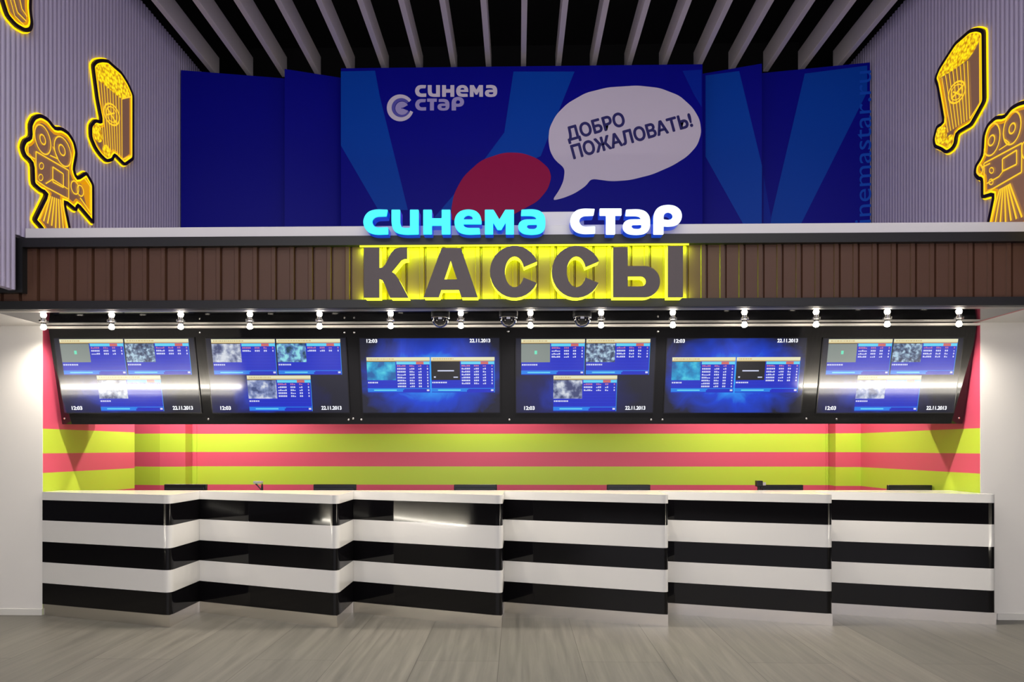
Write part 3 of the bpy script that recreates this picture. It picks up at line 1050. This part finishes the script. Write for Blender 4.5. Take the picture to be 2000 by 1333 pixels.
# one continuous worktop
poly = []; soft = []
for i in range(6):
    poly.append(tuple(LP[i])); soft_i = len(poly); poly.append(tuple(RP[i])); soft.append(soft_i)
poly += [(RP[5].x, WALL_Y - 0.015), (NX1 - 0.012, WALL_Y - 0.015), (NX1 - 0.012, back_y(NX1)), (NX0 + 0.006, back_y(NX0))]
b = MB()
pr = soften(poly, soft)
n = len(pr)
b.prism(pr, H[5], H[6])
wt = b.build('worktop', M_gloss_white, None, smooth=True)
tri = wt.modifiers.new('tri', 'TRIANGULATE')
tag(wt, 'continuous zigzag white glossy worktop over all the striped counter units', 'worktop')

# work desk behind, with the terminals on it
t = thing('work_desk', 'low work desk hidden behind the striped counter, carrying the black monitors', 'desk', (0, 6.8, 0))
b = MB(); b.box((NX0 + 0.05, 6.50, 0.72), (NX1 - 0.05, 7.12, 0.75)); b.build('desktop', M_desk, t)
for k in range(6):
    x = NX0 + 0.1 + (NX1 - NX0 - 0.2) * k / 5
    b = MB(); b.box((x - 0.015, 6.55, 0), (x + 0.015, 7.07, 0.72)); b.build('leg', M_desk, t)

mon_px = [(318, 405), (611, 696), (886, 971), (1186, 1270), (1487, 1566), (1737, 1819)]
MON_Y = 6.72
mon_lab = ['black monitor back above the counter, leftmost of the row', 'black monitor back above the second counter unit from the left, right of the small stand',
           'black monitor back above the third counter unit from the left', 'black monitor back above the third counter unit from the right',
           'black monitor back beside the small black customer display', 'black monitor back above the rightmost counter unit']
proto = None
for i, (pa, pb) in enumerate(mon_px):
    xa_, xb_ = XatY(pa, MON_Y), XatY(pb, MON_Y)
    xm = (xa_ + xb_) / 2
    if proto is None:
        zt = onY(360, 946.5, MON_Y).z
        proto = t = thing('monitor', mon_lab[i], 'monitor', (xm, MON_Y, 0.75), 'black monitors behind the counter')
        hw = 0.212
        b = MB(); b.box((xm - hw, MON_Y, zt - 0.29), (xm + hw, MON_Y + 0.035, zt)); b.build('housing', M_device, t, bevel=0.006)
        b = MB(); b.box((xm - hw + 0.02, MON_Y - 0.012, zt - 0.26), (xm + hw - 0.02, MON_Y + 0.002, zt - 0.032)); b.build('back_cover', M_device_rib, t, bevel=0.004)
        b = MB(); b.box((xm - hw + 0.015, MON_Y + 0.035, zt - 0.275), (xm + hw - 0.015, MON_Y + 0.0365, zt - 0.015)); b.build('screen', mat('monitor_glass', rgb(14, 16, 20), 0.1), t)
        b = MB(); b.box((xm - 0.03, MON_Y - 0.03, 0.76), (xm + 0.03, MON_Y - 0.008, zt - 0.1)); b.build('neck', M_device, t)
        b = MB(); b.box((xm - 0.11, MON_Y - 0.10, 0.75), (xm + 0.11, MON_Y + 0.09, 0.765)); b.build('foot', M_device, t, bevel=0.004)
    else:
        c = copy_tree(proto)
        c.location = (xm, MON_Y, 0.75); c['label'] = mon_lab[i]

# small scanner stand and customer display
q = onY(506, 957, 6.65)
t = thing('scanner_stand', 'small white scanner head on a thin black stand, behind the second counter unit', 'scanner', (q.x, 6.65, 0.75))
b = MB(); b.lathe((q.x + 0.03, 6.65, 0.75), [(0.06, 0), (0.06, 0.012), (0.012, 0.02), (0.011, 0.355), (0.006, 0.40)], 14); b.build('stem', M_device, t, smooth=True)
b = MB(); b.tube([(q.x + 0.03, 6.65, 1.08), (q.x - 0.02, 6.645, 1.14)], 0.006); b.tube([(q.x - 0.02, 6.645, 1.14), (q.x - 0.035, 6.64, 1.16)], 0.008); b.build('arm', M_device, t)
b = MB(); b.box((q.x - 0.045, 6.61, 1.152), (q.x + 0.035, 6.67, 1.178)); b.build('scanner_head', M_gloss_white, t, bevel=0.006)
q = onY(1480, 955, 6.65)
t = thing('customer_display', 'small black customer display on a post, left of the fifth monitor', 'display', (q.x, 6.62, 0.75))
b = MB(); b.lathe((q.x, 6.62, 0.75), [(0.06, 0), (0.06, 0.012), (0.014, 0.02), (0.014, 0.40)], 14); b.build('post', M_device, t, smooth=True)
b = MB(); b.box((q.x - 0.028, 6.59, 1.13), (q.x + 0.03, 6.65, 1.188)); b.build('head', M_device, t, bevel=0.006)
b = MB(); b.box((q.x + 0.03, 6.60, 1.142), (q.x + 0.062, 6.64, 1.172)); b.build('bracket', M_gloss_white, t, bevel=0.004)

# ---------------------------------------------------------------- slanted black board with six screens
PT = Vector((0, WALL_Y + 0.01, SOF - 0.03)); PBm = Vector((0, 6.245, 1.722))
PV = (PT - PBm).normalized(); PU = Vector((1, 0, 0)); PN = PU.cross(PV)
PL = (PT - PBm).length
bx0 = onP(95, 645, PBm, PN).x; bx1 = onP(1906, 645, PBm, PN).x
O_ = Vector((0, PBm.y, PBm.z))
pm = lambda u, v, w_: O_ + PU * u + PV * v + PN * w_
board = thing('display_board', 'long slanted glossy black board above the counter, holding the six lit screens', 'board', ((bx0 + bx1) / 2, PBm.y, PBm.z))
b = MB(); b.obox(O_, PU, PV, PN, bx0, bx1, 0, PL, -0.012, 0); b.build('front_panel', M_board, board)
b = MB()
yb0, yb1 = 6.262, 6.84
b.add([(bx0, PBm.y + 0.0105, PBm.z), (bx0, yb1, PBm.z + 0.02), (bx0, yb1, SOF - 0.01), (bx0, PT.y + 0.0105, SOF - 0.01),
       (bx1, PBm.y + 0.0105, PBm.z), (bx1, yb1, PBm.z + 0.02), (bx1, yb1, SOF - 0.01), (bx1, PT.y + 0.0105, SOF - 0.01)],
      [(0, 1, 2, 3), (7, 6, 5, 4), (0, 4, 5, 1), (1, 5, 6, 2), (2, 6, 7, 3), (3, 7, 4, 0)])
b.build('casing', M_matte_black, board)
b = MB(); b.box((bx0 - 0.03, WALL_Y - 0.012, SOF - 0.026), (bx1 + 0.02, WALL_Y + 0.012, SOF - 0.004)); b.build('top_rail', mat('rail_white', rgb(236, 232, 224), 0.35), board, bevel=0.004)
bolts = [(692, 650), (673, 650), (1285, 648), (993, 648), (690, 818), (706, 820), (681, 820), (407, 819), (995, 820), (1272, 820), (1294, 820), (1575, 818), (1634, 819), (390, 650), (1873, 817), (126, 818)]
for p in bolts:
    q = onP(p[0], p[1], PBm, PN)
    b = MB(); b.lathe_n(q, PN, [(0.009, 0.0), (0.009, 0.003), (0.006, 0.005)], 12); b.build('bolt', M_chrome, board, smooth=True)

# screens
c_cream = glow('ui_cream', 226, 224, 186, 1.0, rough=0.06, spec=0.65)
c_cream2 = glow('ui_sand', 204, 178, 122, 1.0, rough=0.06, spec=0.65)
c_blue = glow('ui_blue', 10, 36, 190, 1.0, rough=0.06, spec=0.65)
c_blue2 = glow('ui_royal', 24, 58, 214, 1.0, rough=0.06, spec=0.65)
c_cyan = glow('ui_cyan', 96, 208, 240, 1.0, rough=0.06, spec=0.65)
c_sky = glow('ui_sky', 20, 124, 228, 1.0, rough=0.06, spec=0.65)
c_line = glow('ui_azure', 40, 150, 240, 1.0, rough=0.06, spec=0.65)
c_txt = glow('ui_white', 206, 212, 240, 1.0, rough=0.06, spec=0.65)
c_pink = glow('ui_pink', 190, 110, 160, 1.0, rough=0.06, spec=0.65)
c_red = glow('ui_red', 200, 104, 100, 1.0, rough=0.06, spec=0.65)
c_black = glow('ui_black', 14, 16, 26, 1.0, rough=0.06, spec=0.65)
c_green = glow('ui_mint', 110, 226, 190, 1.0, rough=0.06, spec=0.65)
th_grey = glow('still_grey', 128, 138, 134, 1.0, rough=0.06, spec=0.65)
th_city = m_thumb('still_city', rgb(44, 56, 90), rgb(96, 118, 152), rgb(180, 212, 232), 34)
th_snow = m_thumb('still_snow', rgb(64, 74, 120), rgb(150, 160, 190), rgb(220, 226, 236), 16)
th_sea = m_thumb('still_sea', rgb(12, 96, 170), rgb(26, 160, 214), rgb(80, 214, 236), 9)
th_fair = m_thumb('still_fair', rgb(30, 70, 90), rgb(90, 130, 190), rgb(150, 230, 240), 18)
th_face = m_thumb('still_face', rgb(60, 76, 130), rgb(130, 146, 196), rgb(226, 232, 242), 14)
UI = [None, c_cream, c_cream2, c_blue, c_blue2, c_cyan, c_sky, c_line, c_txt, c_pink, c_red, c_black, c_green, th_grey, th_city, th_snow, th_sea, th_fair, th_face]
IX = {m.name: i for i, m in enumerate(UI) if m}

TVW, cen = 272, [243, 539, 839, 1144, 1439, 1744]
layouts = [('A', ['still_grey', 'still_city', 'still_snow'], [2, 2, 0]), ('A', ['still_snow', 'still_fair', 'still_face'], [1, 1, 4]),
           ('B', ['still_sea', 'ui_black'], [8, 6]), ('A', ['still_grey', 'still_city', 'still_snow'], [3, 3, 2]),
           ('B', ['still_sea', 'ui_black'], [8, 5]), ('A', ['still_grey', 'still_city', 'still_face'], [3, 3, 1])]
tv_lab = ['leftmost screen on the slanted black board, with three schedule tiles',
          'second screen from the left, three blue schedule tiles with bluish film stills',
          'third screen from the left, two schedule tiles on a blue burst',
          'fourth screen from the left, three schedule tiles, grey film still top left',
          'fifth screen from the left, two schedule tiles on a blue burst',
          'rightmost screen on the slanted black board, three pale schedule tiles']


def tile(b, S, u0, v0, tw, th, still, rows, lev):
    """one schedule tile: title bar, still, table head, rows, foot bar"""
    def r(x0, y0, x1, y1, m, l): S(b, u0 + x0 * tw, v0 + y0 * th, u0 + x1 * tw, v0 + y1 * th, IX[m], lev + l)
    r(0, 0.0, 1, 1, 'ui_blue', 0)
    for k in range(7):
        r(0.02, 0.16 + k * 0.085, 0.98, 0.165 + k * 0.085, 'ui_royal', 1)
    r(0, 0.885, 0.80, 1.0, 'ui_cream', 1); r(0.80, 0.885, 1.0, 1.0, 'ui_cream', 1)
    r(0, 0.885, 1.0, 0.915, 'ui_sand', 2)
    random.seed(int(u0 * 1000) + rows)
    x = 0.03
    end = 0.2 + random.random() * 0.45
    while x < end:
        d = 0.012 + random.random() * 0.03
        r(x, 0.935, x + d, 0.965, 'ui_sand', 3); x += d + 0.008
    r(0.0, 0.355, 0.455, 0.87, still, 2)
    r(0.0, 0.87, 0.455, 0.885, 'ui_black', 1)
    r(0.47, 0.80, 0.78, 0.875, 'ui_cyan', 2); r(0.78, 0.80, 0.90, 0.875, 'ui_red', 2); r(0.90, 0.80, 1.0, 0.875, 'ui_cyan', 2)
    for k in range(rows + 1):
        y = 0.735 - k * 0.083
        m = 'ui_pink' if k == 0 else 'ui_white'
        if y < 0.12: break
        for x0, nn, dw in ((0.48, 5, 0.022), (0.675, 3, 0.02), (0.815, 2, 0.02), (0.95, 1, 0.018)):
            for j in range(nn):
                hgt = 0.045 if random.random() < 0.8 else 0.028
                r(x0 + j * 0.0275, y, x0 + j * 0.0275 + dw, y + hgt, m, 3)
    x = 0.01
    for j in range(5 + rows % 4):
        d = 0.018 + random.random() * 0.015
        r(x, 0.265, x + d, 0.305, 'ui_white', 3); x += d + 0.007
    r(0, 0.075, 0.58, 0.125, 'ui_sky', 2); r(0, 0.02, 0.56, 0.075, 'ui_sky', 2); r(0.58, 0.105, 1.0, 0.125, 'ui_sky', 2)
    r(0.10, 0.05, 0.46, 0.085, 'ui_cyan', 3)
    r(0.94, 0.04, 0.98, 0.09, 'ui_white', 3)
    r(0.993, 0.0, 1.0, 0.9, 'ui_azure', 4)
    if still == 'still_grey':
        r(0.21, 0.58, 0.25, 0.68, 'ui_mint', 4)
    if still == 'ui_black':
        r(0.10, 0.60, 0.36, 0.635, 'ui_white', 4); r(0.04, 0.42, 0.07, 0.46, 'ui_white', 4); r(0.35, 0.42, 0.42, 0.45, 'ui_white', 4)


for i in range(6):
    pa = onP(cen[i] - TVW / 2, 661, PBm, PN); pb_ = onP(cen[i] + TVW / 2, 661, PBm, PN)
    pc = onP(cen[i], 661, PBm, PN); pd = onP(cen[i], 806, PBm, PN)
    vT = (pc - O_).dot(PV); vB = (pd - O_).dot(PV)
    u0, u1 = pa.x, pb_.x
    wd, hg = u1 - u0, vT - vB
    layout, stills, rows = layouts[i]
    t = thing('display_screen', tv_lab[i], 'screen', tuple(pm((u0 + u1) / 2, vB, 0)), 'schedule screens on the black board')
    b = MB(); b.obox(O_, PU, PV, PN, u0 - 0.008, u1 + 0.008, vB - 0.008, vT + 0.008, 0.0005, 0.012); b.build('bezel', mat('bezel_black', rgb(24, 24, 27), 0.12), t)
    c = pm((u0 + u1) / 2, (vB + vT) / 2, 0.013)
    if layout == 'B':
        bg = m_screen_bg('burst_%d' % i, c, wd * 0.56, hg * 0.66, rgb(40, 160, 250), rgb(14, 62, 205), rgb(24, 26, 44))
    else:
        bg = m_screen_bg('dim_%d' % i, c + Vector((-wd * 0.12, 0, -hg * 0.25)), wd * 0.5, hg * 0.5, rgb(24, 50, 170), rgb(20, 26, 90), rgb(22, 24, 40))
    mats_ = list(UI); mats_[0] = bg

    def S(bm_, a0, b0, a1, b1, mi, lev):
        w_ = 0.0132 + lev * 0.00012
        bm_.add([pm(u0 + a0 * wd, vB + b0 * hg, w_), pm(u0 + a1 * wd, vB + b0 * hg, w_), pm(u0 + a1 * wd, vB + b1 * hg, w_), pm(u0 + a0 * wd, vB + b1 * hg, w_)], [(0, 1, 2, 3)], mi)
    b = MB()
    b.obox(O_, PU, PV, PN, u0, u1, vB, vT, 0.0122, 0.0131, 0)
    if layout == 'A':
        tiles_ = [(0.037, 0.515, 0.458, 0.475), (0.505, 0.515, 0.458, 0.475), (0.272, 0.02, 0.462, 0.485)]
    else:
        tiles_ = [(0.042, 0.275, 0.458, 0.475), (0.508, 0.275, 0.458, 0.475)]
    scr = b.build('screen', mats_, t)
    for tl, st, rw in zip(tiles_, stills, rows):
        b = MB()
        tile(b, S, tl[0], tl[1], tl[2], tl[3], st, rw, 1)
        b.build('schedule_tile', mats_, scr)
    b = MB()
    m2 = lambda u, v, w_: pm(u0 + u, vB + v, w_)
    if layout == 'A':
        put_text(b, '12:03', m2, 0.06 * wd, 0.04 * hg, width=0.075 * wd, height=0.048 * hg, thick=0.0018, wz=0.0145)
        put_text(b, '22.11.2013', m2, 0.80 * wd, 0.04 * hg, width=0.145 * wd, height=0.048 * hg, thick=0.0018, wz=0.0145)
    else:
        put_text(b, '12:03', m2, 0.05 * wd, 0.945 * hg, width=0.075 * wd, height=0.045 * hg, thick=0.0018, wz=0.0145)
        put_text(b, '22.11.2013', m2, 0.79 * wd, 0.945 * hg, width=0.145 * wd, height=0.045 * hg, thick=0.0018, wz=0.0145)
    b.build('clock_text', glow('ui_clock', 240, 242, 250, 1.1), scr)

# ---------------------------------------------------------------- spotlights and dome cameras under the canopy
lamp_px = [85, 218, 353, 488, 624, 763, 900, 1036, 1174, 1314, 1454, 1594, 1733, 1873]
LY_ = 5.83
proto = None
for i, p in enumerate(lamp_px):
    x = XatY(p, LY_)
    lab = 'small bright spotlight under the black soffit, %s from the left white wall' % ORD[i]
    if proto is None:
        proto = t = thing('spotlight', lab, 'spotlight', (x, LY_, SOF), 'row of spotlights under the canopy')
        b = MB(); b.lathe((x, LY_, SOF), [(0.036, -0.0005), (0.036, -0.008), (0.024, -0.012)], 20); b.build('flange', M_chrome, t, smooth=True)
        b = MB(); b.lathe((x, LY_, SOF), [(0.020, -0.012), (0.022, -0.030), (0.020, -0.0285)], 16); b.build('holder', M_chrome, t, smooth=True)
        b = MB(); b.lathe((x, LY_, SOF), [(0.012, -0.0285), (0.021, -0.044), (0.024, -0.056), (0.019, -0.068), (0.008, -0.074)], 16); b.build('bulb', M_bulb, t, smooth=True)
        sp = bpy.data.lights.new('spot', 'SPOT')
        sp.spot_size = R(166); sp.spot_blend = 1.0; sp.energy = 55; sp.color = (1.0, 0.91, 0.79); sp.shadow_soft_size = 0.02
        so = bpy.data.objects.new('bulb_light', sp); C.objects.link(so); so.parent = t; so.location = (0, 0, -0.085)
    else:
        c = copy_tree(proto)
        c.location = (x, LY_, SOF); c['label'] = lab

dome_lab = ['left dome camera under the soffit', 'middle dome camera under the soffit', 'right dome camera under the soffit']
proto = None
for i, p in enumerate((860, 993, 1137)):
    x = XatY(p, 5.60)
    if proto is None:
        proto = t = thing('dome_camera', 'clear ' + dome_lab[i] + ', between the row of spotlights', 'security camera', (x, 5.60, SOF), 'dome cameras under the canopy')
        b = MB(); b.lathe((x, 5.60, SOF), [(0.076, -0.0005), (0.076, -0.022), (0.070, -0.028)], 28); b.build('base', M_matte_black, t, smooth=True)
        b = MB(); b.lathe((x, 5.60, SOF), [(0.068, -0.028), (0.067, -0.045)] + [(0.067 * math.cos(a), -0.045 - 0.062 * math.sin(a)) for a in [R(d) for d in (12, 26, 40, 54, 66, 77, 86)]], 28); b.build('dome', M_glass, t, smooth=True)
        b = MB()
        b.lathe((x, 5.60, SOF), [(0.0705, -0.028), (0.0725, -0.031), (0.0705, -0.034)], 28); b.build('ring', M_chrome, t, smooth=True)
    else:
        c = copy_tree(proto)
        c.location = (x, 5.60, SOF); c['label'] = 'clear ' + dome_lab[i] + ', between the row of spotlights'

# lamps on the niche ceiling behind the board: they wash the striped wall
for p in (150, 430, 940, 1450, 1740):
    x = XatY(p, 7.45)
    x = max(NX0 + 0.25, min(NX1 - 0.25, x))
    sp = lamp('niche_downlight', 'SPOT', (x, 7.45, SOF - 0.03), 95, (1.0, 0.94, 0.84), (0, 0, 0), spot_size=R(150), spot_blend=0.5, shadow_soft_size=0.05)
